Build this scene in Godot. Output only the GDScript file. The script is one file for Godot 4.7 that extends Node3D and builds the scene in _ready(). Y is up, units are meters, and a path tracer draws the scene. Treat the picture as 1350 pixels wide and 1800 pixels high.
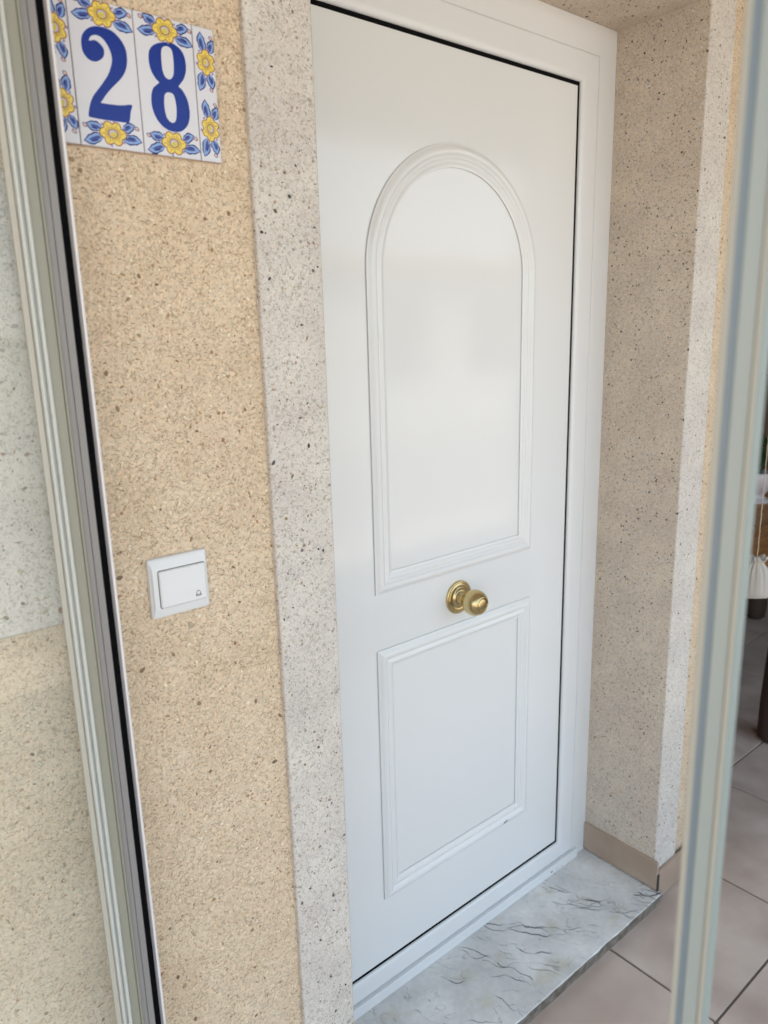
extends Node3D

var rng := RandomNumberGenerator.new()
var M := {}
const EYE := 1.489
const DOOR_Z := -1.1
const WALL_Z := -0.886
const BAND_Z := -0.878

# ---------------------------------------------------------------- helpers
func srgb(r: float, g: float, b: float, a := 1.0) -> Color:
	var c := Color(r, g, b).linear_to_srgb()
	c.a = a
	return c

func mat(key: String, c: Color, rough := 0.6, metal := 0.0) -> StandardMaterial3D:
	var m := StandardMaterial3D.new()
	m.resource_name = key
	m.albedo_color = c
	m.roughness = rough
	m.metallic = metal
	M[key] = m
	return m

func mb() -> SurfaceTool:
	var st := SurfaceTool.new()
	st.begin(Mesh.PRIMITIVE_TRIANGLES)
	return st

func tri(st: SurfaceTool, p: Array, n: Array, uv := []) -> void:
	var face: Vector3 = (p[1] - p[0]).cross(p[2] - p[0])
	var mean: Vector3 = n[0] + n[1] + n[2]
	var order := [0, 1, 2] if face.dot(mean) < 0.0 else [0, 2, 1]
	for i in order:
		st.set_normal(n[i])
		if uv.size() == 3:
			st.set_uv(uv[i])
		st.add_vertex(p[i])

func quad(st: SurfaceTool, a: Vector3, b: Vector3, c: Vector3, d: Vector3, na: Vector3, nb = null, nc = null, nd = null) -> void:
	var n1: Vector3 = na if nb == null else nb
	var n2: Vector3 = na if nc == null else nc
	var n3: Vector3 = na if nd == null else nd
	tri(st, [a, b, c], [na, n1, n2])
	tri(st, [a, c, d], [na, n2, n3])

# a box from lo to hi whose edges are cut by bev
func box(st: SurfaceTool, lo: Vector3, hi: Vector3, bev := 0.0) -> void:
	var c := (lo + hi) / 2.0
	var h := (hi - lo) / 2.0
	var b := minf(bev, minf(h.x, minf(h.y, h.z)) * 0.9)
	var ax := [Vector3.RIGHT, Vector3.UP, Vector3.BACK]
	for k in 3:
		var u: Vector3 = ax[(k + 1) % 3]
		var v: Vector3 = ax[(k + 2) % 3]
		var w: Vector3 = ax[k]
		var hu := h[(k + 1) % 3] - b
		var hv := h[(k + 2) % 3] - b
		for s in [-1.0, 1.0]:
			var o: Vector3 = c + w * s * h[k]
			quad(st, o - u * hu - v * hv, o + u * hu - v * hv, o + u * hu + v * hv, o - u * hu + v * hv, w * s)
	if b <= 0.0:
		return
	for k in 3:
		var i := (k + 1) % 3
		var j := (k + 2) % 3
		var along: Vector3 = ax[k] * (h[k] - b)
		for s in [-1.0, 1.0]:
			for t in [-1.0, 1.0]:
				var p: Vector3 = c + ax[i] * s * h[i] + ax[j] * t * (h[j] - b)
				var q: Vector3 = c + ax[i] * s * (h[i] - b) + ax[j] * t * h[j]
				quad(st, p - along, p + along, q + along, q - along, ax[i] * s, ax[i] * s, ax[j] * t, ax[j] * t)
	for sx in [-1.0, 1.0]:
		for sy in [-1.0, 1.0]:
			for sz in [-1.0, 1.0]:
				var s := Vector3(sx, sy, sz)
				var pts := []
				for k in 3:
					var q := h - Vector3.ONE * b
					q[k] = h[k]
					pts.append(c + q * s)
				tri(st, pts, [Vector3(sx, 0, 0), Vector3(0, sy, 0), Vector3(0, 0, sz)])

func boxed(lo: Vector3, hi: Vector3, bev := 0.0) -> SurfaceTool:
	var st := mb()
	box(st, lo, hi, bev)
	return st

# turned shape: profile of (radius, height) along axis dir from origin
func lathe(st: SurfaceTool, at: Vector3, dir: Vector3, prof: Array, seg := 40) -> void:
	var u := dir.cross(Vector3.UP if absf(dir.y) < 0.9 else Vector3.RIGHT).normalized()
	var v := dir.cross(u).normalized()
	var nr := []
	for i in prof.size():
		var a: Vector2 = prof[maxi(i - 1, 0)]
		var b: Vector2 = prof[mini(i + 1, prof.size() - 1)]
		var t := (b - a).normalized()
		nr.append(Vector2(t.y, -t.x))
	for i in prof.size() - 1:
		for s in seg:
			var q := []
			var nn := []
			for e in [[i, s], [i + 1, s], [i + 1, s + 1], [i, s + 1]]:
				var ang: float = TAU * e[1] / seg
				var rad: Vector3 = u * cos(ang) + v * sin(ang)
				var pr: Vector2 = prof[e[0]]
				q.append(at + rad * pr.x + dir * pr.y)
				nn.append((rad * nr[e[0]].x + dir * nr[e[0]].y).normalized())
			if prof[i].x > 1e-6:
				tri(st, [q[0], q[1], q[3]], [nn[0], nn[1], nn[3]])
			if prof[i + 1].x > 1e-6:
				tri(st, [q[1], q[2], q[3]], [nn[1], nn[2], nn[3]])

func tube(st: SurfaceTool, pts: Array, r: float, sides := 8) -> void:
	var rings := []
	for i in pts.size():
		var d: Vector3 = (pts[mini(i + 1, pts.size() - 1)] - pts[maxi(i - 1, 0)]).normalized()
		var u := d.cross(Vector3.UP if absf(d.y) < 0.9 else Vector3.RIGHT).normalized()
		var v := d.cross(u)
		var ring := []
		for k in sides + 1:
			var a := TAU * k / sides
			ring.append(u * cos(a) + v * sin(a))
		rings.append(ring)
	for i in pts.size() - 1:
		for k in sides:
			var a: Vector3 = rings[i][k]
			var b: Vector3 = rings[i][k + 1]
			var c: Vector3 = rings[i + 1][k + 1]
			var d: Vector3 = rings[i + 1][k]
			quad(st, pts[i] + a * r, pts[i] + b * r, pts[i + 1] + c * r, pts[i + 1] + d * r, a, b, c, d)

func obj(called: String, st: SurfaceTool, m: Material, parent: Node = self) -> MeshInstance3D:
	var o := MeshInstance3D.new()
	o.name = called
	o.mesh = st.commit()
	o.material_override = m
	parent.add_child(o, true)
	return o

func thing(called: String, label: String, category: String, group := "") -> Node3D:
	var o := Node3D.new()
	o.name = called
	add_child(o, true)
	tag(o, label, category, group)
	return o

func tag(o: Node, label: String, category: String, group := "") -> void:
	o.set_meta("label", label)
	o.set_meta("category", category)
	if group != "":
		o.set_meta("group", group)

# a moulding swept round a closed outline on a plane facing +z: loop_at(d) is the outline moved in by d,
# prof lists (d, height above z0); sides picks segments; arcs names the segments that bend round centre
func sweep(st: SurfaceTool, loop_at: Callable, prof: Array, z0: float, sides: Array, arc_from := -1, arc_to := -1, centre := Vector2.ZERO) -> void:
	var loops := []
	for p in prof:
		loops.append(loop_at.call(p.x))
	var n: int = loops[0].size()
	for s in sides:
		var e: int = (s + 1) % n
		var along: Vector2 = (loops[0][e] - loops[0][s]).normalized()
		var into := Vector2(-along.y, along.x)
		var ia := into
		var ib := into
		if s >= arc_from and s < arc_to:
			ia = (centre - loops[0][s]).normalized()
			ib = (centre - loops[0][e]).normalized()
		for k in prof.size() - 1:
			var d: Vector2 = prof[k + 1] - prof[k]
			if d.length() < 1e-7:
				continue
			var t0 := d.normalized()
			var t1 := d.normalized()
			if k > 0 and (prof[k] - prof[k - 1]).length() > 1e-7:
				t0 = ((prof[k] - prof[k - 1]).normalized() + t0).normalized()
			if k < prof.size() - 2 and (prof[k + 2] - prof[k + 1]).length() > 1e-7:
				t1 = ((prof[k + 2] - prof[k + 1]).normalized() + t1).normalized()
			var f := func(i: Vector2, t: Vector2) -> Vector3: return Vector3(-i.x * t.y, -i.y * t.y, t.x)
			var pa: Vector2 = loops[k][s]
			var pb: Vector2 = loops[k][e]
			var pc: Vector2 = loops[k + 1][e]
			var pd: Vector2 = loops[k + 1][s]
			quad(st, Vector3(pa.x, pa.y, z0 + prof[k].y), Vector3(pb.x, pb.y, z0 + prof[k].y), Vector3(pc.x, pc.y, z0 + prof[k + 1].y), Vector3(pd.x, pd.y, z0 + prof[k + 1].y),
				f.call(ia, t0), f.call(ib, t0), f.call(ib, t1), f.call(ia, t1))

func rect_loop(x0: float, y0: float, x1: float, y1: float) -> Callable:
	return func(d: float) -> Array: return [Vector2(x0 + d, y0 + d), Vector2(x1 - d, y0 + d), Vector2(x1 - d, y1 - d), Vector2(x0 + d, y1 - d)]

# ---------------------------------------------------------------- textures
# coarse mineral render: overlapping chips, with crevice shade painted as thin dark arcs between them
func chips(size: int, count: int, rmin: float, rmax: float, base: Color, spread: float, shade_arcs: int, shade_tone: Color, odd: Array, odd_share: float, seed_: int) -> Array:
	var r := RandomNumberGenerator.new()
	r.seed = seed_
	var mask := size - 1
	var col := PackedByteArray()
	col.resize(size * size * 3)
	var hgt := PackedFloat32Array()
	hgt.resize(size * size)
	hgt.fill(-1.0)
	for i in size * size:
		col[i * 3] = int(base.r * 225.0)
		col[i * 3 + 1] = int(base.g * 222.0)
		col[i * 3 + 2] = int(base.b * 216.0)
	for k in count:
		var cx := r.randi_range(0, mask)
		var cy := r.randi_range(0, mask)
		var a := lerpf(rmin, rmax, pow(r.randf(), 2.0))
		var b := a * r.randf_range(0.4, 0.8)
		var th := r.randf() * TAU
		var ca := cos(th) / a
		var sa := sin(th) / a
		var cb := cos(th) / b
		var sb := sin(th) / b
		var lev := r.randf() * 0.45
		var t := 1.0 + r.randf_range(-spread, spread)
		var w := r.randf_range(-spread, spread) * 0.35
		var c := Color(base.r * t * (1.0 + w), base.g * t, base.b * t * (1.0 - w))
		if r.randf() < odd_share:
			c = odd[r.randi() % odd.size()]
			c = c.lerp(base, r.randf() * 0.5)
		var c0 := clampi(int(c.r * 255.0), 0, 255)
		var c1 := clampi(int(c.g * 255.0), 0, 255)
		var c2 := clampi(int(c.b * 255.0), 0, 255)
		var e := int(ceil(a))
		for y in range(-e, e + 1):
			for x in range(-e, e + 1):
				var u := x * ca + y * sa
				var v := y * cb - x * sb
				var d := u * u + v * v
				if d < 1.0:
					var h := lev + (1.0 - d) * 0.55
					var at := ((cy + y) & mask) * size + ((cx + x) & mask)
					if h > hgt[at]:
						hgt[at] = h
						at *= 3
						col[at] = c0
						col[at + 1] = c1
						col[at + 2] = c2
	for k in shade_arcs:
		var cx := r.randf() * size
		var cy := r.randf() * size
		var rad := r.randf_range(6.0, 15.0)
		var a0 := r.randf() * TAU
		var sweep_ := r.randf_range(0.5, 2.0)
		var dark := r.randf_range(0.35, 0.95)
		var steps := int(rad * sweep_ * 1.6) + 2
		for s in steps:
			var an := a0 + sweep_ * s / steps
			var px := int(cx + cos(an) * rad)
			var py := int(cy + sin(an) * rad * 0.8)
			for q in 2:
				var at := ((py + q) & mask) * size + (px & mask)
				hgt[at] = minf(hgt[at], 0.05)
				at *= 3
				col[at] = int(lerpf(col[at], shade_tone.r * 255.0, dark))
				col[at + 1] = int(lerpf(col[at + 1], shade_tone.g * 255.0, dark))
				col[at + 2] = int(lerpf(col[at + 2], shade_tone.b * 255.0, dark))
	var hb := PackedByteArray()
	hb.resize(size * size)
	for i in size * size:
		hb[i] = clampi(int(maxf(hgt[i], 0.0) * 255.0), 0, 255)
	var im := Image.create_from_data(size, size, false, Image.FORMAT_RGB8, col)
	var ih := Image.create_from_data(size, size, false, Image.FORMAT_L8, hb)
	return [ImageTexture.create_from_image(im), ImageTexture.create_from_image(ih)]

func noise_tex(size: int, freq: float, seed_: int, lo: Color, hi: Color, octaves := 4) -> NoiseTexture2D:
	var n := FastNoiseLite.new()
	n.seed = seed_
	n.noise_type = FastNoiseLite.TYPE_SIMPLEX_SMOOTH
	n.frequency = freq
	n.fractal_octaves = octaves
	var g := Gradient.new()
	g.set_color(0, lo)
	g.set_color(1, hi)
	var t := NoiseTexture2D.new()
	t.width = size
	t.height = size
	t.seamless = true
	t.noise = n
	t.color_ramp = g
	return t

func world_map(m: StandardMaterial3D, span: float) -> void:
	m.uv1_triplanar = true
	m.uv1_world_triplanar = true
	m.uv1_triplanar_sharpness = 8.0
	m.uv1_scale = Vector3.ONE / span

func blotches(m: StandardMaterial3D, seed_: int, span: float, lo: Color) -> void:
	m.detail_enabled = true
	m.detail_blend_mode = BaseMaterial3D.BLEND_MODE_MUL
	m.detail_albedo = noise_tex(256, 0.02, seed_, lo, Color.WHITE, 5)
	m.detail_uv_layer = BaseMaterial3D.DETAIL_UV_2
	m.uv2_triplanar = true
	m.uv2_world_triplanar = true
	m.uv2_scale = Vector3.ONE / span

func marble_tex() -> ImageTexture:
	var w := 1024
	var h := 512
	var warp := FastNoiseLite.new()
	warp.seed = 3
	warp.frequency = 0.006
	warp.fractal_octaves = 4
	var vein := FastNoiseLite.new()
	vein.seed = 11
	vein.frequency = 0.0045
	vein.fractal_octaves = 5
	var fine := FastNoiseLite.new()
	fine.seed = 23
	fine.frequency = 0.05
	fine.fractal_octaves = 3
	var cloud := FastNoiseLite.new()
	cloud.seed = 31
	cloud.frequency = 0.008
	cloud.fractal_octaves = 4
	var img := Image.create(w, h, false, Image.FORMAT_RGB8)
	for y in h:
		for x in w:
			var wx := x + 55.0 * warp.get_noise_2d(x, y)
			var wy := y * 1.0 + 55.0 * warp.get_noise_2d(x + 700, y + 300)
			# veins run slantwise across the slab
			var a := wx * 0.95 - wy * 0.32
			var b := wx * 0.32 + wy * 0.95
			var v := absf(vein.get_noise_2d(a * 2.4, b * 0.75))
			var patch := clampf(0.5 + cloud.get_noise_2d(x * 1.3, y * 1.3) * 2.2, 0.0, 1.0)
			var f := fine.get_noise_2d(x, y)
			var line := clampf(1.0 - v / (0.02 + 0.03 * patch), 0.0, 1.0) * patch * clampf(0.75 + f * 2.2, 0.0, 1.0)
			var v2 := absf(vein.get_noise_2d(a * 1.9 + 4000.0, b * 0.9))
			var line2 := clampf(1.0 - v2 / 0.03, 0.0, 1.0) * 0.5 * clampf(1.2 - patch, 0.0, 1.0) * clampf(0.7 + f * 2.0, 0.0, 1.0)
			var ochre := clampf(cloud.get_noise_2d(x + 2000, y * 1.4 + 900) * 3.0 - 0.75, 0.0, 1.0)
			var grey := 0.86 + 0.10 * cloud.get_noise_2d(x * 0.7 + 500, y * 0.7) + 0.03 * f
			var c := Color(grey, grey * 0.985, grey * 0.965)
			c = c.lerp(Color(0.70, 0.62, 0.45), ochre * 0.2)
			c = c.lerp(Color(0.25, 0.24, 0.25), clampf(line * 0.3 + line2 * 0.15, 0.0, 0.75))
			img.set_pixel(x, y, c)
	# long veins wandering across the slab, some forking
	var r := RandomNumberGenerator.new()
	r.seed = 14
	for k in 46:
		var p := Vector2(r.randf() * w, r.randf_range(-40.0, 260.0))
		var head := r.randf_range(0.75, 1.25)
		var drift := r.randf_range(-0.2, 0.2)
		var dark := r.randf_range(0.35, 1.0)
		var thick := r.randf_range(0.7, 1.7)
		for s in int(r.randf_range(160, 480)):
			head += r.randf_range(-0.22, 0.22) + (1.0 + drift - head) * 0.05
			p += Vector2(cos(head), sin(head)) * 1.2
			var gap := clampf(0.85 + fine.get_noise_2d(p.x * 0.2, p.y * 0.2) * 1.1, 0.3, 1.0)
			gap *= clampf(0.6 + cloud.get_noise_2d(p.x * 0.9, p.y * 0.9) * 2.2, 0.22, 1.0)
			var t := thick * (0.5 + gap)
			for dy in range(-2, 3):
				for dx in range(-2, 3):
					var q := Vector2i(int(p.x) + dx, int(p.y) + dy)
					if q.x < 0 or q.y < 0 or q.x >= w or q.y >= h:
						continue
					var a := clampf(t - Vector2(dx, dy).length(), 0.0, 1.0) * dark * gap * 0.6
					if a > 0.02:
						img.set_pixelv(q, img.get_pixelv(q).lerp(Color(0.27, 0.26, 0.27), a))
			if r.randf() < 0.006:
				head += r.randf_range(-0.9, 0.9)
	return ImageTexture.create_from_image(img)

# --- the painted number tiles: a canvas in millimetres
const TPX := 5.0
var canvas: Image

func fill(pts: PackedVector2Array, c: Color) -> void:
	var lo := 1e9
	var hi := -1e9
	for p in pts:
		lo = minf(lo, p.y)
		hi = maxf(hi, p.y)
	for y in range(maxi(0, int(lo * TPX)), mini(canvas.get_height(), int(hi * TPX) + 1)):
		var yy := (y + 0.5) / TPX
		var xs := []
		for i in pts.size():
			var a := pts[i]
			var b := pts[(i + 1) % pts.size()]
			if (a.y <= yy) != (b.y <= yy):
				xs.append(a.x + (yy - a.y) / (b.y - a.y) * (b.x - a.x))
		xs.sort()
		for i in range(0, xs.size() - 1, 2):
			var x0 := int(round(xs[i] * TPX))
			var x1 := int(round(xs[i + 1] * TPX))
			canvas.fill_rect(Rect2i(x0, y, maxi(1, x1 - x0), 1), c)

func smooth(flat: Array) -> PackedVector2Array:
	var p := []
	for i in range(0, flat.size(), 2):
		p.append(Vector2(flat[i], flat[i + 1]))
	var out := PackedVector2Array()
	var n := p.size()
	for i in n:
		for s in 4:
			out.append(p[i].cubic_interpolate(p[(i + 1) % n], p[(i + n - 1) % n], p[(i + 2) % n], s / 4.0))
	return out

func oval(c: Vector2, rx: float, ry: float, turn: float, n := 28) -> PackedVector2Array:
	var o := PackedVector2Array()
	for i in n:
		var a := TAU * i / n
		o.append(c + Vector2(cos(a) * rx, sin(a) * ry).rotated(turn))
	return o

func leaf(a: Vector2, b: Vector2, w: float, c: Color) -> void:
	var d := b - a
	var n := Vector2(-d.y, d.x).normalized()
	var o := PackedVector2Array()
	var shape := [0.0, 0.55, 0.9, 1.0, 0.8, 0.75, 0.35, 0.0]
	for i in 8:
		o.append(a + d * (i / 7.0) + n * w * shape[i])
	for i in range(6, 0, -1):
		o.append(a + d * (i / 7.0) - n * w * shape[7 - i])
	fill(o, c)

func stroke(a: Vector2, b: Vector2, w: float, c: Color) -> void:
	var n := (b - a).orthogonal().normalized() * w / 2.0
	fill(PackedVector2Array([a + n, b + n, b - n, a - n]), c)

func motif(at: Vector2, turn: float, mirror: float, k := 1.0, kf := 1.1) -> void:
	var navy := Color(0.17, 0.16, 0.45)
	var sky := Color(0.55, 0.67, 0.86)
	var deep := Color(0.27, 0.33, 0.60)
	var brown := Color(0.56, 0.30, 0.20)
	var plum := Color(0.42, 0.26, 0.42)
	var yellow := Color(0.92, 0.83, 0.40)
	var to := func(x: float, y: float) -> Vector2: return at + Vector2(x * mirror, y).rotated(turn) * k
	for e in [[-27.0, -8.0, -11.0, -4.0], [29.0, -4.0, 12.0, -2.0]]:
		stroke(to.call(e[2], e[3]), to.call(e[0], e[1]), 0.7, plum)
	var leaves := [[-10.0, -4.0, -25.0, -11.0, 4.2], [-9.0, 3.0, -32.0, 5.0, 4.6], [11.0, -3.0, 28.0, -7.0, 4.4], [10.0, 4.0, 32.0, 10.5, 4.8]]
	for l in leaves:
		var a: Vector2 = to.call(l[0], l[1])
		var b: Vector2 = to.call(l[2], l[3])
		var far: Vector2 = b + (b - a).normalized() * 1.2
		leaf(a, far, (l[4] + 1.5) * k, navy)
		leaf(a, b, l[4] * k, sky)
		leaf(a.lerp(b, 0.1), a.lerp(b, 0.8), l[4] * 0.42 * k, deep)
		leaf(a.lerp(b, 0.3) + (b - a).orthogonal().normalized() * l[4] * 0.5, a.lerp(b, 0.75) + (b - a).orthogonal().normalized() * l[4] * 0.4, l[4] * 0.2 * k, navy)
	for e in [[-28.0, -8.5], [30.0, -5.0]]:
		var c: Vector2 = to.call(e[0], e[1])
		fill(oval(c, 3.0 * k, 2.3 * k, 0.6, 7), plum)
		fill(oval(c, 2.1 * k, 1.5 * k, 0.6, 7), Color(0.80, 0.76, 0.86))
		fill(oval(c + Vector2(0.8, 0.4), 1.2 * k, 0.9 * k, 0.2, 7), Color(0.90, 0.72, 0.30))
	for i in 6:      # green-blue sepals peeping out between the petals
		var sa := i * TAU / 6.0 + 0.35
		var sp: Vector2 = to.call(cos(sa) * 15.0, sin(sa) * 12.4)
		fill(oval(sp, 1.9 * k, 1.5 * k, sa, 4), plum)
		fill(oval(sp, 1.1 * k, 0.8 * k, sa, 4), Color(0.70, 0.76, 0.90))
	k *= kf
	var tf := func(x: float, y: float) -> Vector2: return at + Vector2(x * mirror, y).rotated(turn) * k
	var fr := [[0.0, 6.9], [1.05, 6.3], [2.1, 6.6], [3.15, 7.0], [4.2, 6.3], [5.24, 6.6]]
	for f in fr:
		fill(oval(tf.call(cos(f[0]) * 7.2, sin(f[0]) * 5.6), f[1] * k, 5.4 * k, f[0] * mirror + turn), brown)
	for f in fr:
		var pc: Vector2 = tf.call(cos(f[0]) * 7.2, sin(f[0]) * 5.6)
		fill(oval(pc, (f[1] - 0.8) * k, 4.65 * k, f[0] * mirror + turn), Color(0.86, 0.66, 0.34))
		fill(oval(pc - (pc - at) * 0.05, (f[1] - 1.0) * k, 4.4 * k, f[0] * mirror + turn), yellow)
	for i in 24:
		var a := i * TAU / 24.0 + 0.1
		var out := 8.6 if i % 4 else 11.5
		stroke(tf.call(cos(a) * 4.6, sin(a) * 3.9), tf.call(cos(a) * out, sin(a) * out * 0.82), 0.5, brown)
	fill(oval(at, 4.9 * k, 4.3 * k, turn), brown)
	fill(oval(at, 4.2 * k, 3.6 * k, turn), Color(0.78, 0.74, 0.84))
	fill(oval(tf.call(-0.4, 0.8), 3.4 * k, 2.5 * k, turn), Color(0.86, 0.80, 0.36))
	for i in 7:
		fill(oval(tf.call(-2.2 + i * 0.65, 0.9 + 0.8 * sin(i * 2.3)), 0.28, 0.28, 0.0, 6), brown)

func number_print() -> ImageTexture:
	canvas = Image.create(980, 726, false, Image.FORMAT_RGB8)
	canvas.fill(Color(0.865, 0.86, 0.885))
	var blue := Color(0.115, 0.215, 0.56)
	fill(smooth([47.1,40.8,53.3,39.2,59,42.1,62.2,47,60.8,53.7,55.1,58.8,48.9,60.5,43.1,58.4,38.8,52.4,38.3,43.5,40.7,35.8,46.4,29.6,52.8,26.2,59,24.9,67.1,25,75,27.4,81.7,33,86.2,40.5,87.3,49.6,85.9,58.3,82.3,66.5,76.2,74.1,66.8,83.2,59.7,91,54.9,97.4,53.1,99.9,58.7,100.2,71.3,99.7,79.9,98.4,85.5,97,88,97.9,85.8,104,83.8,113,81.3,115.9,73.7,116.4,56.8,116.9,40.4,116.4,38.1,115.3,38.6,111.1,40.9,103.3,44.9,95.2,50.8,87.8,57.9,79.1,64,70.6,68.2,61.5,70,53.8,68.8,46.6,65.4,39.9,60.8,35.4,55.9,34,51.8,34.8,48.6,36.9]), blue)
	fill(smooth([129,26.4,136,24.7,142.8,24.7,150.5,28,155.3,33.9,157,41.5,156.6,50.4,153.4,58.9,148.1,65.7,146,68.7,149.9,71.4,155.1,79.6,157.2,89.3,156.8,99.5,153.6,108.1,148.3,113.9,142.1,117.2,133.8,117.9,125.9,116,118.4,110.6,113.5,102.8,111.1,93.4,111.6,83.5,114.7,75.3,120.1,70.5,122.2,68.2,118.4,64.9,114,58,112.2,49.7,112.7,41,115.3,34.8,120.9,29.9]), blue)
	fill(smooth([128.1,35.2,130.9,30.5,135.5,29,139.9,30.6,141.7,35.5,141.9,46.2,140.9,56.1,138.1,61.5,134.5,63.1,130.1,61,127.9,55.5,127.4,46.9]), Color(0.865, 0.86, 0.885))
	fill(smooth([126.9,84,128.8,78.8,132.7,76.8,137.7,77.4,140,82,141,91.8,140,101.9,137.6,107.3,133.5,108.5,129.2,105.5,127,99.9,126.4,92]), Color(0.865, 0.86, 0.885))
	motif(Vector2(63.5, 12.3), 0.0, 1.0)
	motif(Vector2(134.5, 13.2), 0.0, 1.0)
	motif(Vector2(63.0, 129.6), 0.0, -1.0)
	motif(Vector2(134.5, 130.4), 0.0, -1.0)
	motif(Vector2(182.9, 37.0), PI / 2, 1.0, 0.96, 1.05)
	motif(Vector2(182.9, 108.5), PI / 2, 1.0, 0.96, 1.05)
	motif(Vector2(12.8, 35.5), PI / 2, 1.0, 0.96, 1.05)
	motif(Vector2(12.8, 106.0), PI / 2, -1.0, 0.96, 1.05)
	return ImageTexture.create_from_image(canvas)

# ---------------------------------------------------------------- materials
func make_materials() -> void:
	var m: StandardMaterial3D
	var t := chips(2048, 90000, 5.0, 14.0, Color(0.895, 0.815, 0.71), 0.05, 11000, Color(0.63, 0.50, 0.37), [Color(0.62, 0.48, 0.34), Color(0.70, 0.58, 0.43), Color(0.93, 0.87, 0.77), Color(0.94, 0.89, 0.80), Color(0.72, 0.54, 0.42)], 0.03, 5)
	m = mat("beige_render", Color.WHITE, 0.85)
	m.albedo_texture = t[0]
	m.heightmap_enabled = true
	m.heightmap_texture = t[1]
	m.heightmap_scale = 0.09
	world_map(m, 0.56)
	blotches(m, 41, 0.7, Color(0.95, 0.93, 0.91))
	t = chips(2048, 90000, 4.5, 12.0, Color(0.90, 0.87, 0.83), 0.03, 4200, Color(0.58, 0.54, 0.50), [Color(0.55, 0.47, 0.38), Color(0.60, 0.58, 0.56), Color(0.70, 0.62, 0.46), Color(0.45, 0.43, 0.43), Color(0.66, 0.50, 0.44)], 0.018, 9)
	m = mat("pale_render", Color.WHITE, 0.85)
	m.albedo_texture = t[0]
	m.heightmap_enabled = true
	m.heightmap_texture = t[1]
	m.heightmap_scale = 0.065
	world_map(m, 0.5)
	blotches(m, 43, 0.8, Color(0.92, 0.91, 0.92))
	m = M.pale_render.duplicate()
	m.resource_name = "shade_tint_render"
	m.albedo_color = Color(0.99, 0.955, 0.91)  # warm shade of the reveal put into a tinted copy of the pale render
	M["shade_tint_render"] = m
	m = mat("white_gloss", srgb(0.79, 0.79, 0.785), 0.13)
	m.metallic_specular = 0.5
	m.heightmap_enabled = true
	m.heightmap_texture = noise_tex(256, 0.012, 19, Color.BLACK, Color.WHITE, 2)
	m.heightmap_scale = 0.02
	m.roughness_texture = noise_tex(512, 0.012, 29, Color(0.62, 0.62, 0.62), Color(1, 1, 1), 5)
	world_map(m, 0.7)
	mat("white_frame", srgb(0.79, 0.79, 0.79), 0.24)
	mat("black_rubber", srgb(0.006, 0.006, 0.007), 0.95).metallic_specular = 0.2
	mat("bare_chip", srgb(0.02, 0.02, 0.022), 0.8)
	m = mat("brass", srgb(0.60, 0.48, 0.25), 0.28, 1.0)
	m.roughness_texture = noise_tex(256, 0.03, 77, Color(0.8, 0.8, 0.8), Color(1, 1, 1), 4)
	m.uv1_triplanar = true
	m.uv1_scale = Vector3.ONE * 14.0
	m = mat("marble", Color.WHITE, 0.42)
	m.albedo_texture = marble_tex()
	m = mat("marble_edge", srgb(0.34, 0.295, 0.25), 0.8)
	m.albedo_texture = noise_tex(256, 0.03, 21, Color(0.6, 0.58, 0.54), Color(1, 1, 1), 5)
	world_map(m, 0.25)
	var tints := [srgb(0.74, 0.61, 0.52), srgb(0.725, 0.60, 0.515), srgb(0.75, 0.62, 0.53)]
	for i in 3:
		m = mat("floor_tile_%d" % i, tints[i], 0.34)
		m.albedo_texture = noise_tex(512, 0.006, 60 + i, Color(0.84, 0.81, 0.80), Color(1, 1, 1), 6)
		m.uv1_triplanar = true
		m.uv1_world_triplanar = true
		m.uv1_scale = Vector3.ONE / (0.7 + 0.21 * i)
	mat("grout", srgb(0.17, 0.135, 0.11), 0.95)
	m = mat("skirting", srgb(0.50, 0.385, 0.30), 0.4)
	m.albedo_texture = noise_tex(256, 0.01, 71, Color(0.9, 0.87, 0.85), Color(1, 1, 1), 5)
	world_map(m, 0.5)
	mat("skirting_joint", srgb(0.05, 0.045, 0.04), 0.9)
	m = mat("glazed_print", Color.WHITE, 0.2)
	m.metallic_specular = 0.35
	m.albedo_texture = number_print()
	mat("tile_body", srgb(0.62, 0.50, 0.46), 0.6)
	mat("switch_plastic", srgb(0.77, 0.77, 0.775), 0.32)
	mat("dark_grey", srgb(0.07, 0.07, 0.08), 0.6)
	m = mat("glass", Color(0.9, 1.0, 0.96, 0.05), 0.02)
	m.transparency = BaseMaterial3D.TRANSPARENCY_ALPHA
	m.metallic_specular = 0.36
	mat("clear_seal", srgb(0.60, 0.60, 0.555), 0.3)
	mat("olive_seal", srgb(0.31, 0.295, 0.235), 0.4)
	mat("taupe_aluminium", srgb(0.27, 0.252, 0.243), 0.45)
	mat("white_aluminium", srgb(0.78, 0.74, 0.74), 0.35)
	mat("blue_seal", srgb(0.23, 0.275, 0.31), 0.35)
	mat("grey_seal", srgb(0.41, 0.44, 0.41), 0.35)
	mat("cream_seal", srgb(0.49, 0.46, 0.39), 0.45)
	mat("teal_seal", srgb(0.37, 0.44, 0.43), 0.3)
	m = mat("white_paint", srgb(0.72, 0.70, 0.66), 0.8)
	m.albedo_texture = noise_tex(256, 0.02, 81, Color(0.93, 0.92, 0.90), Color(1, 1, 1), 5)
	world_map(m, 1.5)
	m = mat("cream_paint", srgb(0.68, 0.605, 0.49), 0.85)
	m.albedo_texture = noise_tex(256, 0.02, 83, Color(0.93, 0.91, 0.88), Color(1, 1, 1), 5)
	world_map(m, 1.3)
	mat("brown_paint", srgb(0.30, 0.20, 0.15), 0.8)
	m = mat("pine", srgb(0.62, 0.31, 0.11), 0.45)
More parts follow.
